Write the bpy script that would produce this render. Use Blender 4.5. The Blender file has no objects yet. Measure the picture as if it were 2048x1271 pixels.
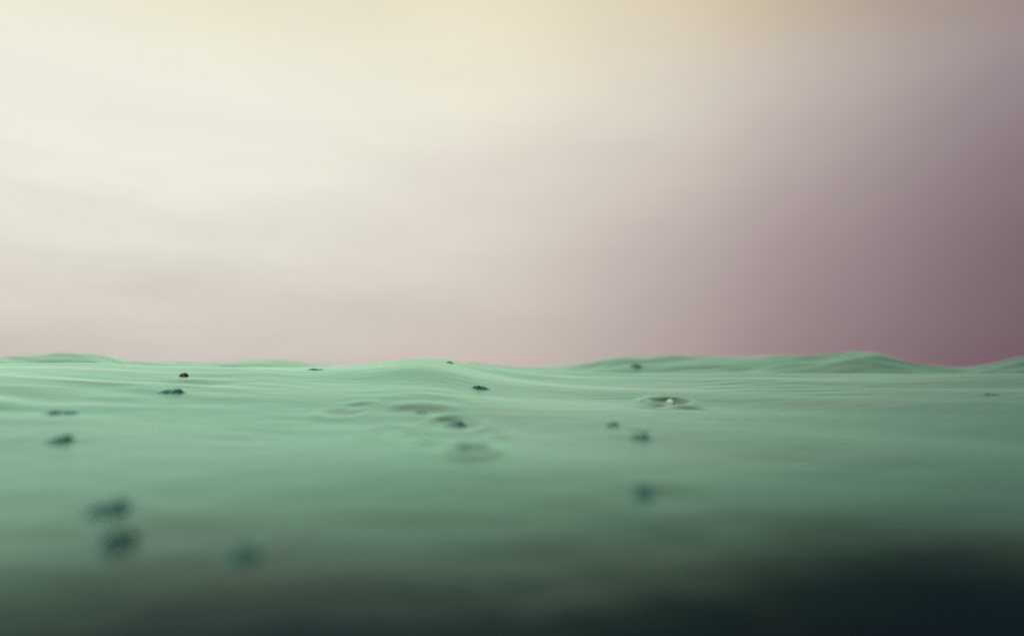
import bpy, bmesh, math, random
import numpy as np

S = bpy.context.scene
R = math.radians

# ------------------------------------------------------------------ camera
H = 0.25                       # eye height over mean water level (m)
LENS, SENS = 24.0, 36.0
FPX = 2048 * LENS / SENS       # focal length in photo pixels
V0 = 736.0                     # true horizon row in the photo
PITCH = math.atan((V0 - 635.5) / FPX)
cam_d = bpy.data.cameras.new('camera')
cam = bpy.data.objects.new('camera', cam_d)
S.collection.objects.link(cam)
cam.location = (0, 0, H)
cam.rotation_euler = (math.pi / 2 + PITCH, 0, 0)
cam_d.lens, cam_d.sensor_width = LENS, SENS
cam_d.clip_start, cam_d.clip_end = 0.02, 9000
cam_d.dof.use_dof = True
cam_d.dof.focus_distance = 5.6
cam_d.dof.aperture_fstop = 0.48
S.camera = cam

# ------------------------------------------------------------------ sky
def lin(c):
    return tuple(((x / 255) / 12.92 if x / 255 <= 0.04045 else ((x / 255 + 0.055) / 1.055) ** 2.4) for x in c)

SUN_EL, SUN_AZ = R(46), R(-135)      # azimuth from +Y towards +X
W = bpy.data.worlds.new('World')
S.world = W
W.use_nodes = True
nt = W.node_tree
nt.nodes.clear()
N = nt.nodes.new
L = nt.links.new

def math_node(op, a=None, b=None, tree=None):
    t = tree or nt
    n = t.nodes.new('ShaderNodeMath')
    n.operation = op
    for i, x in enumerate((a, b)):
        if x is None:
            continue
        if isinstance(x, (int, float)):
            n.inputs[i].default_value = x
        else:
            t.links.new(x, n.inputs[i])
    return n.outputs[0]

def ramp(fac, stops, interp='B_SPLINE', tree=None):
    t = tree or nt
    n = t.nodes.new('ShaderNodeValToRGB')
    n.color_ramp.interpolation = interp
    el = n.color_ramp.elements
    while len(el) < len(stops):
        el.new(0.5)
    for e, (p, c) in zip(el, stops):
        e.position = p
        e.color = (*c, 1)
    t.links.new(fac, n.inputs[0])
    return n.outputs[0]

def mix(fac, a, b, tree=None, blend='MIX'):
    t = tree or nt
    n = t.nodes.new('ShaderNodeMix')
    n.data_type = 'RGBA'
    n.blend_type = blend
    for s, x in ((n.inputs[0], fac), (n.inputs[6], a), (n.inputs[7], b)):
        if isinstance(x, (int, float)):
            s.default_value = x
        elif isinstance(x, tuple):
            s.default_value = (*x, 1)
        else:
            t.links.new(x, s)
    return n.outputs[2]

tc = N('ShaderNodeTexCoord')
sep = N('ShaderNodeSeparateXYZ')
L(tc.outputs['Generated'], sep.inputs[0])
# slow streaky cloud that bends the bands a little
mp = N('ShaderNodeMapping')
mp.inputs['Scale'].default_value = (1.5, 1.5, 7.0)
mp.inputs['Rotation'].default_value = (0, R(-6), 0)
L(tc.outputs['Generated'], mp.inputs['Vector'])
ns = N('ShaderNodeTexNoise')
ns.inputs['Scale'].default_value = 2.2
ns.inputs['Detail'].default_value = 5
ns.inputs['Roughness'].default_value = 0.5
L(mp.outputs[0], ns.inputs['Vector'])
cloud = math_node('SUBTRACT', ns.outputs['Fac'], 0.5)
el0 = math_node('ARCSINE', sep.outputs['Z'])
az = math_node('ARCTAN2', sep.outputs['X'], sep.outputs['Y'])
el1 = math_node('ADD', el0, math_node('MULTIPLY', cloud, 0.10))
az1 = math_node('ADD', az, math_node('MULTIPLY', cloud, 0.14))
tel = math_node('DIVIDE', el1, R(90))

def col(zen, *stops):
    return ramp(tel, [(e / 90, lin(c)) for e, c in stops] + [(34 / 90, tuple(0.9 * q for q in lin(stops[-1][1]))), (0.50, lin(zen)), (0.75, lin((34, 41, 56)))])

cL = col((122, 110, 128), (1, (204, 196, 188)), (6, (220, 213, 202)), (12, (234, 231, 217)), (18, (241, 240, 225)), (23, (240, 239, 224)), (28.5, (236, 228, 195)))
cC = col((104, 102, 106), (1, (205, 193, 184)), (6, (211, 202, 191)), (12, (222, 214, 202)), (18, (232, 227, 212)), (23, (238, 234, 215)), (28.5, (241, 231, 204)))
cR = col((44, 47, 58), (1, (162, 143, 144)), (6, (167, 150, 150)), (12, (182, 166, 162)), (18, (202, 190, 181)), (23, (212, 203, 190)), (28.5, (214, 198, 166)))
cE = col((18, 20, 30), (1, (109, 85, 98)), (6, (113, 91, 103)), (12, (122, 102, 111)), (18, (142, 125, 130)), (23, (160, 146, 146)), (28.5, (140, 116, 104)))
def azf(a0, a1):
    n = N('ShaderNodeMapRange')
    n.interpolation_type = 'SMOOTHSTEP'
    n.inputs['From Min'].default_value = a0
    n.inputs['From Max'].default_value = a1
    L(az1, n.inputs['Value'])
    return n.outputs[0]
k = mix(azf(R(-26), R(0)), cL, cC)
k = mix(azf(R(-7), R(25)), k, cR)
k = mix(azf(R(13), R(43)), k, cE)
k = mix(azf(R(37), R(90)), k, lin((74, 62, 68)))
kl = N('ShaderNodeMapRange')
kl.inputs['From Min'].default_value = R(-60)
kl.inputs['From Max'].default_value = R(-110)
L(az1, kl.inputs['Value'])
k = mix(kl.outputs[0], k, lin((170, 164, 156)))
# thin brighter / darker veils
veil = math_node('ADD', 1.0, math_node('MULTIPLY', cloud, 0.17))
vm = N('ShaderNodeVectorMath')
vm.operation = 'SCALE'
L(k, vm.inputs[0])
L(veil, vm.inputs['Scale'])
up = N('ShaderNodeVectorMath')
up.operation = 'SCALE'
L(vm.outputs[0], up.inputs[0])
up.inputs['Scale'].default_value = 10.0
sky = N('ShaderNodeTexSky')
sky.sky_type = 'NISHITA'
sky.sun_disc = False
sky.sun_elevation = SUN_EL
sky.sun_rotation = SUN_AZ
sky.air_density = 1.0
sky.dust_density = 3.0
bg = N('ShaderNodeBackground')
bg.inputs['Strength'].default_value = 0.1
L(mix(0.97, sky.outputs[0], up.outputs[0]), bg.inputs['Color'])
wo = N('ShaderNodeOutputWorld')
L(bg.outputs[0], wo.inputs[0])

# ------------------------------------------------------------------ sun (veiled by cloud)
sd = bpy.data.lights.new('sun', 'SUN')
sd.energy, sd.angle, sd.color = 1.2, R(20), (1.0, 0.93, 0.82)
sun = bpy.data.objects.new('sun', sd)
S.collection.objects.link(sun)
sun.rotation_euler = (math.pi / 2 - SUN_EL, 0, -SUN_AZ + math.pi)

S.view_settings.view_transform = 'Standard'
S.view_settings.look = 'None'
S.view_settings.exposure = 0.0
S.view_settings.gamma = 1.0
S.cycles.max_bounces = 6
S.cycles.use_denoising = False      # keep the fine sampling grain

# ------------------------------------------------------------------ materials
def water_material(name, tint, deep, rough, chop, grazing_glow):
    m = bpy.data.materials.new(name)
    m.use_nodes = True
    t = m.node_tree
    t.nodes.clear()
    n, l = t.nodes.new, t.links.new
    out = n('ShaderNodeOutputMaterial')
    geo = n('ShaderNodeNewGeometry')
    # fine chop as bump
    mp = n('ShaderNodeMapping')
    mp.inputs['Scale'].default_value = (0.55, 1.0, 1.0)
    mp.inputs['Rotation'].default_value = (0, 0, R(12))
    l(geo.outputs['Position'], mp.inputs['Vector'])
    ns = n('ShaderNodeTexNoise')
    ns.inputs['Scale'].default_value = 7.0
    ns.inputs['Detail'].default_value = 4.5
    ns.inputs['Roughness'].default_value = 0.5
    l(mp.outputs[0], ns.inputs['Vector'])
    bp = n('ShaderNodeBump')
    bp.inputs['Strength'].default_value = chop
    bp.inputs['Distance'].default_value = 0.02
    l(ns.outputs['Fac'], bp.inputs['Height'])
    fr = n('ShaderNodeFresnel')
    fr.inputs['IOR'].default_value = 1.55
    l(bp.outputs[0], fr.inputs['Normal'])
    gl = n('ShaderNodeBsdfGlossy')
    gl.inputs['Roughness'].default_value = rough
    l(bp.outputs[0], gl.inputs['Normal'])
    # gloss tint greys and body colour varies in broad random patches
    np_ = n('ShaderNodeTexNoise')
    np_.inputs['Scale'].default_value = 0.9
    np_.inputs['Detail'].default_value = 2.0
    l(geo.outputs['Position'], np_.inputs['Vector'])
    np2 = n('ShaderNodeTexNoise')
    np2.inputs['Scale'].default_value = 1.3
    np2.inputs['Detail'].default_value = 3.0
    np2.inputs['Roughness'].default_value = 0.45
    mp2 = n('ShaderNodeMapping')
    mp2.inputs['Scale'].default_value = (0.55, 1.0, 1.0)
    mp2.inputs['Rotation'].default_value = (0, 0, R(-20))
    l(geo.outputs['Position'], mp2.inputs['Vector'])
    l(mp2.outputs[0], np2.inputs['Vector'])
    pf = n('ShaderNodeMapRange')
    pf.interpolation_type = 'SMOOTHSTEP'
    pf.inputs['From Min'].default_value = 0.38
    pf.inputs['From Max'].default_value = 0.68
    l(np2.outputs['Fac'], pf.inputs['Value'])
    tint = mix(pf.outputs[0], tint, tuple(a + 0.32 * (b - a) for a, b in zip(tint, (0.86, 0.90, 0.90))), t)
    edge = math_node('POWER', fr.outputs[0], 2.2, t)
    l(mix(math_node('MULTIPLY', edge, 0.35, t), tint, (0.94, 0.97, 0.93), t), gl.inputs['Color'])
    df = n('ShaderNodeBsdfDiffuse')
    l(mix(np_.outputs['Fac'], deep, tuple(x * 1.25 for x in deep), t), df.inputs['Color'])
    mx = n('ShaderNodeMixShader')
    l(fr.outputs[0], mx.inputs[0])
    l(df.outputs[0], mx.inputs[1])
    l(gl.outputs[0], mx.inputs[2])
    sh = n('ShaderNodeBsdfSheen')          # added green glow at grazing view, lifts the far water
    sh.inputs['Color'].default_value = (*grazing_glow, 1)
    sh.inputs['Roughness'].default_value = 0.33
    l(bp.outputs[0], sh.inputs['Normal'])
    ad = n('ShaderNodeAddShader')
    l(mx.outputs[0], ad.inputs[0])
    l(sh.outputs[0], ad.inputs[1])
    l(ad.outputs[0], out.inputs['Surface'])
    return m

M_water = water_material('green_water', (0.59, 1.0, 0.82), (0.006, 0.013, 0.024), 0.26, 0.42, (0.13, 0.57, 0.31))
M_splash = water_material('dark_water', (0.46, 0.92, 0.82), (0.040, 0.145, 0.130), 0.26, 0.0, (0.06, 0.30, 0.21))

def plain(name, c, rough):
    m = bpy.data.materials.new(name)
    m.use_nodes = True
    t = m.node_tree
    b = t.nodes['Principled BSDF']
    ns = t.nodes.new('ShaderNodeTexNoise')
    ns.inputs['Scale'].default_value = 60
    t.links.new(mix(ns.outputs['Fac'], tuple(x * 0.6 for x in c), tuple(min(1, x * 1.3) for x in c), t), b.inputs['Base Color'])
    b.inputs['Roughness'].default_value = rough
    return m
M_foam = plain('white_foam', (0.84, 0.97, 0.95), 0.35)
M_weed = plain('brown_weed', (0.13, 0.12, 0.04), 0.6)

# ------------------------------------------------------------------ the water surface as a height field
def sm(a, b, x):
    t = np.clip((x - a) / (b - a), 0, 1)
    return t * t * (3 - 2 * t)

def smooth_curve(pts):
    us = np.array([p[0] for p in pts], float)
    vs = np.array([p[1] for p in pts], float)
    g = np.linspace(-1200, 3300, 1801)
    f = np.interp(g, us, vs)
    kx = np.exp(-0.5 * (np.arange(-40, 41) * 2.5 / 13.0) ** 2)
    f = np.convolve(np.pad(f, 40, mode='edge'), kx / kx.sum(), 'valid')
    return lambda th: np.interp(1024 + FPX * np.tan(np.clip(th, -1.0, 1.0)), g, f)

FAR = smooth_curve([(-1200, 722), (-300, 726), (-60, 721), (0, 718), (90, 716), (130, 711), (190, 710), (250, 722), (330, 727),
                    (430, 725), (510, 721), (590, 723), (640, 729), (720, 731), (900, 731), (940, 727), (1000, 731), (1080, 735),
                    (1150, 729), (1200, 719), (1242, 710), (1280, 713), (1320, 709), (1400, 713), (1500, 715), (1560, 711),
                    (1640, 714), (1700, 706), (1750, 707), (1795, 721), (1840, 732), (1920, 737), (1980, 730), (2048, 717),
                    (2130, 712), (2400, 724), (3300, 722)])
NEAR = smooth_curve([(-1200, 733), (-300, 728), (0, 727), (200, 732), (350, 735), (500, 733), (640, 733), (740, 728), (800, 719),
                     (850, 715), (900, 719), (960, 732), (1050, 742), (1150, 747), (1350, 748), (1500, 746), (1650, 748),
                     (1900, 746), (2048, 744), (3300, 740)])

rng = np.random.default_rng(7)
def waves(x, y, lam0, lam1, n, amp, dir0, spread, seed):
    g = np.random.default_rng(seed)
    z = np.zeros_like(x)
    for _ in range(n):
        lam = lam0 * (lam1 / lam0) ** g.random()
        a = dir0 + spread * g.normal()
        kx, ky = 2 * math.pi / lam * math.cos(a), 2 * math.pi / lam * math.sin(a)
        z += amp * lam / math.sqrt(n) * np.sin(kx * x + ky * y + g.random() * 6.283)
    return z

CHOP = []       # (x, y, half width, half length, wavelength, steepness, seed)
RINGS = []      # (x, y, radius, width, height, stretch)
def dip_table():
    """the near slope: the closer to the eye, the more steeply the face falls towards it"""
    ks = np.linspace(0.9, 3.4, 15)
    rs = np.linspace(2.8, 0.2, 1041)
    tab = np.zeros((len(ks), len(rs)))
    for a_, k_ in enumerate(ks):
        zc = 0.0
        for b_ in range(1, len(rs)):
            p_ = (H - zc) / rs[b_ - 1]
            sl = min(0.9, k_ * 1.35 * max(0.0, p_ - 0.115) ** 1.3)
            zc -= sl * (rs[b_ - 1] - rs[b_])
            tab[a_, b_] = max(zc, -1.2)
    return ks, rs[::-1].copy(), tab[:, ::-1].copy()
DIP_K, DIP_R, DIP_Z = dip_table()
def dip(r, kk):
    f = np.clip((kk - DIP_K[0]) / (DIP_K[1] - DIP_K[0]), 0, len(DIP_K) - 1.001)
    i0 = f.astype(int)
    t = f - i0
    g = np.clip((r - DIP_R[0]) / (DIP_R[1] - DIP_R[0]), 0, len(DIP_R) - 1.001)
    j0 = g.astype(int)
    u = g - j0
    Z = DIP_Z
    return ((Z[i0, j0] * (1 - u) + Z[i0, j0 + 1] * u) * (1 - t) + (Z[i0 + 1, j0] * (1 - u) + Z[i0 + 1, j0 + 1] * u) * t)

def water_z(x, y):
    r = np.hypot(x, y) + 1e-6
    th = np.arctan2(x, y)
    u = 1024 + FPX * np.tan(np.clip(th, -1.0, 1.0))
    rc = 9.0 + 1.0 * np.sin(th * 5 + 0.6)
    rf = 22.0 + 4.0 * np.sin(th * 4 + 1.9)
    zn = H + (V0 - NEAR(th)) / FPX * rc
    zf = H + (V0 - FAR(th)) / FPX * rf
    # near ridge: long gentle face rising away from the eye
    g1 = np.where(r < rc, sm(0, 1, (r - 2.2) / (rc - 2.2)) ** 0.9, 1 - 0.75 * sm(0, 1, (r - rc) / (0.45 * rc)))
    g2 = np.where(r < rf, sm(0, 1, (r - 0.72 * rf) / (0.28 * rf)), 1 - sm(0, 1, (r - rf) / (0.8 * rf)))
    # the near one slips under the far one
    z = zn * g1 * (1 - g2) + zf * g2
    # the face dips towards the eye
    kk = 1.0 + 0.45 * sm(0.05, 0.45, th) + 1.6 * sm(0.28, 0.66, th) + 0.5 * sm(0.1, 0.65, -th)
    z = z + dip(r, kk)
    fade = np.exp(-(r / 60.0) ** 2)
    small = sm(0.5, 2.0, r)
    z = z + fade * (waves(x, y, 1.2, 4.0, 9, 0.0022, 1.2, 0.35, 3) * small
                    + waves(x, y, 0.45, 1.1, 10, 0.0009, 1.35, 0.45, 5) * small)
    # swells running slantwise over the middle, and short broken chop further out
    z = z + fade * small * waves(x, y, 0.9, 2.6, 7, 0.0055, 0.75, 0.30, 21)
    z = z + sm(9.0, 15.0, r) * fade * waves(x, y, 0.9, 4.5, 16, 0.013, 0.9, 0.8, 31)
    for (cx, cy, sx_, sy_, lam, a_, sd_) in CHOP:
        near = (np.abs(x - cx) < 3 * sx_) & (np.abs(y - cy) < 3 * sy_)
        if near.any():
            xn, yn = x[near], y[near]
            env = np.exp(-((xn - cx) / sx_) ** 2 - ((yn - cy) / sy_) ** 2)
            z[near] += env * waves(xn, yn, lam * 0.7, lam * 1.5, 7, a_, 1.35, 0.5, sd_)
    left = 1 - sm(150, 620, u)
    z = z + fade * left * sm(3.0, 6.0, r) * waves(x, y, 0.5, 1.5, 14, 0.0065, 1.3, 0.30, 11)
    for n_, (cx, cy, rad, w, h, st) in enumerate(RINGS):
        brk = 0.3 if n_ in (0, 2) else 1.0      # the two freshest rings are still whole
        near = (np.abs(x - cx) < 5 * rad) & (np.abs(y - cy) < 5 * rad * st)
        if near.any():
            d = np.hypot(x[near] - cx, (y[near] - cy) / st)
            an = np.arctan2((y[near] - cy) / st, x[near] - cx)
            z[near] += h * (1 - 0.45 * brk + brk * (0.3 * np.sin(2 * an + cx * 40) + 0.25 * np.sin(3 * an + cy * 50))) * (np.exp(-((d - rad) / w) ** 2) - 0.55 * np.exp(-((d - rad * 0.55) / (w * 1.1)) ** 2))
    return z

def ray(u, v):
    d = np.array([(u - 1024) / FPX, 1.0, -(v - 635.5) / FPX])
    c, s = math.cos(PITCH), math.sin(PITCH)
    return np.array([d[0], d[1] * c - d[2] * s, d[1] * s + d[2] * c])

def on_water(u, v):
    d = ray(u, v)
    t = np.geomspace(0.3, 60, 6000)
    p = np.outer(t, d)
    zz = p[:, 2] + H - water_z(p[:, 0].copy(), p[:, 1].copy())
    hit = np.nonzero(zz < 0)[0]
    i = hit[0] if len(hit) else np.argmin(zz)
    return float(p[i, 0]), float(p[i, 1]), float(water_z(p[i:i+1, 0].copy(), p[i:i+1, 1].copy())[0])

def px(size, x, y):            # photo pixels -> metres at that spot
    return size * math.hypot(x, y) / FPX

# patches of short broken ripples
chop = []
for (u, v, wp, sy_, lam, a_, sd_) in [(800, 815, 150, 0.9, 0.30, 0.009, 41), (890, 855, 90, 0.45, 0.16, 0.010, 42), (200, 790, 170, 1.6, 0.5, 0.018, 43),
                                      (1340, 815, 80, 0.7, 0.22, 0.012, 44), (520, 860, 70, 0.4, 0.2, 0.010, 45), (1330, 985, 150, 0.25, 0.22, 0.010, 46),
                                      (1650, 910, 140, 0.35, 0.3, 0.012, 47), (240, 1030, 100, 0.2, 0.16, 0.008, 48), (1560, 770, 160, 1.2, 0.4, 0.006, 49)]:
    x, y, z = on_water(u, v)
    chop.append((x, y, px(wp, x, y), sy_, lam, a_, sd_))
CHOP.extend(chop)

# rings spread by drops that have just fallen: (u, v, radius px, width px, height px, stretch along the view)
ring_spots = [(947, 903, 44, 15, 8, 2.3), (912, 850, 60, 16, 4, 2.2), (1338, 808, 40, 15, 9, 2.6),
              (830, 828, 70, 24, 2.2, 2.2), (1338, 838, 30, 14, 1.6, 2.4), (1055, 1190, 70, 40, 2.2, 1.0),
              (215, 1020, 60, 30, 1.5, 1.3), (120, 872, 42, 20, 1.6, 1.6), (1278, 866, 40, 18, 2.5, 2.0), (770, 862, 46, 16, 3, 2.0), (868, 892, 50, 16, 3, 1.8), (700, 820, 50, 16, 3.5, 2.4), (985, 868, 40, 14, 3, 2.0), (545, 862, 26, 14, 1.2, 1.6)]
found = []
for (u, v, rp, wp, hp, st) in ring_spots:
    x, y, z = on_water(u, v)
    found.append((x, y, px(rp, x, y), px(wp, x, y), px(hp, x, y), st))
RINGS.extend(found)

def build_water():
    a_in = np.linspace(R(-44), R(44), 1150)
    a_out = np.linspace(R(44), R(316), 260)[1:-1]
    ang = np.concatenate([a_in, a_out])
    rad = np.concatenate([[0.02, 0.1, 0.2, 0.28], np.geomspace(0.33, 45, 1050), np.geomspace(50, 6000, 40)])
    na, nr = len(ang), len(rad)
    A, Rr = np.meshgrid(ang, rad)
    x = (Rr * np.sin(A)).ravel()
    y = (Rr * np.cos(A)).ravel()
    z = water_z(x.copy(), y.copy())
    co = np.stack([x, y, z], 1).astype(np.float32)
    i = np.arange(nr - 1)[:, None] * na
    j = np.arange(na)[None, :]
    j2 = (j + 1) % na
    quads = np.stack([i + j, i + na + j, i + na + j2, i + j2], -1).reshape(-1, 4)[:, ::-1]
    # winding: face normals up
    me = bpy.data.meshes.new('water')
    me.vertices.add(len(co))
    me.vertices.foreach_set('co', co.ravel())
    me.loops.add(quads.size)
    me.loops.foreach_set('vertex_index', quads.ravel().astype(np.int32))
    me.polygons.add(len(quads))
    me.polygons.foreach_set('loop_start', np.arange(0, quads.size, 4, dtype=np.int32))
    me.update(calc_edges=True)
    me.polygons.foreach_set('use_smooth', np.ones(len(quads), bool))
    if me.polygons[len(quads) // 2].normal.z < 0:
        me.flip_normals()
    me.materials.append(M_water)
    o = bpy.data.objects.new('water', me)
    S.collection.objects.link(o)
    o['kind'] = 'structure'
    return o
water = build_water()

# ------------------------------------------------------------------ drops striking the water
def lathe_mesh(name, prof, wob, seed, mat, segs=40, points=0, lean=0.0):
    """prof: list of (radius, z); the upper profile is broken by lobes."""
    g = random.Random(seed)
    ph = [g.random() * 6.283 for _ in range(4)]
    amp = [wob * (0.5 + g.random()) for _ in range(4)]
    top = max(p[1] for p in prof)
    bm = bmesh.new()
    rings = []
    for (r_, z_) in prof:
        row = []
        f = max(0.0, z_ / top)
        for s in range(segs):
            a = 6.283185 * s / segs
            k_ = 1 + amp[0] * math.sin(2 * a + ph[0]) + amp[1] * math.sin(3 * a + ph[1]) + 0.5 * amp[2] * math.sin(5 * a + ph[2])
            zz = z_ * (1 + f * (0.35 * amp[3] / max(wob, 1e-3) * 0.4 * math.sin(a * max(points, 1) + ph[3])))
            row.append(bm.verts.new((r_ * k_ * math.cos(a) + lean * z_, r_ * k_ * math.sin(a), zz)))
        rings.append(row)
    for a_, b_ in zip(rings, rings[1:]):
        for s in range(segs):
            bm.faces.new((a_[s], a_[(s + 1) % segs], b_[(s + 1) % segs], b_[s]))
    bm.faces.new(rings[-1])
    bm.faces.new(rings[0][::-1])
    bmesh.ops.recalc_face_normals(bm, faces=bm.faces)
    me = bpy.data.meshes.new(name)
    bm.to_mesh(me)
    bm.free()
    me.polygons.foreach_set('use_smooth', [True] * len(me.polygons))
    me.materials.append(mat)
    return me

def thing(name, me, label, cat, loc, group=None, rz=0.0):
    o = bpy.data.objects.new(name, me)
    S.collection.objects.link(o)
    o.location = loc
    o.rotation_euler = (0, 0, rz)
    o['label'], o['category'] = label, cat
    if group:
        o['group'] = group
    return o

GROUP = 'dark splashes dotted over the green water'
# (u, v of the middle, width px, height px, lean, label)
spots = [
    (635, 737, 26, 6, 0.0, 'thin dark dash of a splash just under the horizon, between the two left crests'),
    (900, 723, 13, 6, 0.3, 'smallest dark fleck of a splash on top of the middle crest at the horizon'),
    (962, 772, 26, 11, -0.4, 'small crisp dark splash alone on smooth green water below the middle crest'),
    (341, 779, 30, 11, 0.9, 'slanting dark teal splash just below the brown floating speck'),
    (123, 823, 32, 10, 0.0, 'flat greyish dark splash near the left edge, upper of two there'),
    (118, 873, 34, 16, 0.4, 'soft blurred dark splash near the left edge, lower of two there'),
    (910, 844, 36, 16, 0.0, 'wide dark splash standing at the back of the open ripple rings'),
    (843, 822, 24, 8, -0.3, 'faint small splash left of and above the wide splash with ripple rings'),
    (1224, 846, 24, 12, 0.5, 'small dark splash left of the larger blurred splash, below the white foam spot'),
    (1279, 868, 36, 19, 0.2, 'blurred dark splash right of a smaller crisp one, below the white foam spot'),
    (1288, 977, 34, 22, 0.0, 'large blurred dark splash alone on the right half of the near water'),
    (211, 1012, 46, 20, 0.4, 'paler blurred splash directly above the darkest one at lower left'),
    (235, 1070, 40, 28, 0.2, 'darkest and roundest blurred splash at lower left of the water'),
    (485, 1102, 42, 22, 0.0, 'nearest dark blurred splash, alone to the right of the lower left pair'),
    (1273, 729, 20, 10, 0.4, 'small dark splash on the right wave just below its crest'),
    (1977, 788, 20, 5, 0.0, 'tiny faint splash near the right edge of the water'),
]
def splash_mesh(x, y, sx, sy, hh, seed, crater, skew):
    """low lump of water thrown up by a drop, its skirt dipping just under the surface round it"""
    g = np.random.default_rng(seed)
    ph = g.random(6) * 6.283
    nr_, na_ = 26, 56
    rr = np.linspace(0, 2.6, nr_)[1:]
    aa = np.arange(na_) / na_ * 2 * math.pi
    RR, AA = np.meshgrid(rr, aa, indexing='ij')
    lob = 1 + 0.14 * np.sin(2 * AA + ph[0]) + 0.10 * np.sin(3 * AA + ph[1]) + 0.05 * np.sin(7 * AA + ph[2])
    def hgt(R_, A_, l_):
        q = R_ / l_
        z_ = np.exp(-q ** 2.6)
        z_ = z_ - crater * np.exp(-(q / 0.55) ** 2)
        z_ = z_ + 0.26 * np.exp(-((q - 0.9) / 0.4) ** 2) * np.sin(5 * A_ + ph[3]) * np.sin(3 * A_ + ph[4])
        return z_ * hh * (1 + 0.3 * np.sin(A_ + ph[5]))
    hz = hgt(RR, AA, lob)
    lx = RR * np.cos(AA) * sx + skew * hz
    ly = RR * np.sin(AA) * sy
    base = water_z((x + lx).ravel().copy(), (y + ly).ravel().copy()).reshape(lx.shape)
    z0 = float(water_z(np.array([x]), np.array([y]))[0])
    lz = base - z0 + hz - 0.03 * hh - 0.10 * hh * sm(1.7, 2.6, RR)
    ct = (0.0, 0.0, float(hh * (1 - crater) - 0.03 * hh))
    vs = [ct] + list(zip(lx.ravel().tolist(), ly.ravel().tolist(), lz.ravel().tolist()))
    fs = [(0, 1 + k_, 1 + (k_ + 1) % na_) for k_ in range(na_)]
    for i_ in range(nr_ - 2):
        for k_ in range(na_):
            a_, b_ = 1 + i_ * na_ + k_, 1 + i_ * na_ + (k_ + 1) % na_
            fs.append((a_, a_ + na_, b_ + na_, b_))
    me = bpy.data.meshes.new('splash')
    me.from_pydata(vs, [], fs)
    me.polygons.foreach_set('use_smooth', [True] * len(me.polygons))
    me.materials.append(M_splash)
    return me, z0

for n_, (u, v, w, h, lean, label) in enumerate(spots):
    x, y, z = on_water(u, v + h * 0.45)
    hw, hh = px(w / 2, x, y), px(h, x, y) * (0.62 if v < 950 else 0.9)
    me, z = splash_mesh(x, y, hw * 0.95, hw * 1.3, hh, 100 + n_, 0.45 if w > 32 else 0.3, lean)
    thing('splash', me, label, 'splash', (x, y, z), GROUP)

# white foam spot inside the far ripple ring
x, y, z = on_water(1341, 806)
hw, hh = px(8, x, y), px(8.5, x, y)
me = lathe_mesh('foam_bubble', [(hw * 0.9, -hh * 0.3), (hw, 0.1 * hh), (hw * 0.92, hh * 0.5), (hw * 0.7, hh * 0.8), (hw * 0.35, hh * 0.97), (hw * 0.1, hh)], 0.08, 5, M_foam, points=2)
thing('foam_bubble', me, 'small white foam bubble floating inside a dark ripple ring', 'foam bubble', (x, y, z))

# brown speck of weed
x, y, z = on_water(368, 752)
hw, hh = px(7, x, y), px(6, x, y)
me = lathe_mesh('weed_clump', [(hw * 0.8, -hh * 0.3), (hw, 0.1 * hh), (hw * 0.9, hh * 0.5), (hw * 0.6, hh * 0.85), (hw * 0.2, hh)], 0.16, 9, M_weed, points=3)
thing('weed_clump', me, 'tiny brown olive clump of weed floating far off at the left', 'weed clump', (x, y, z))
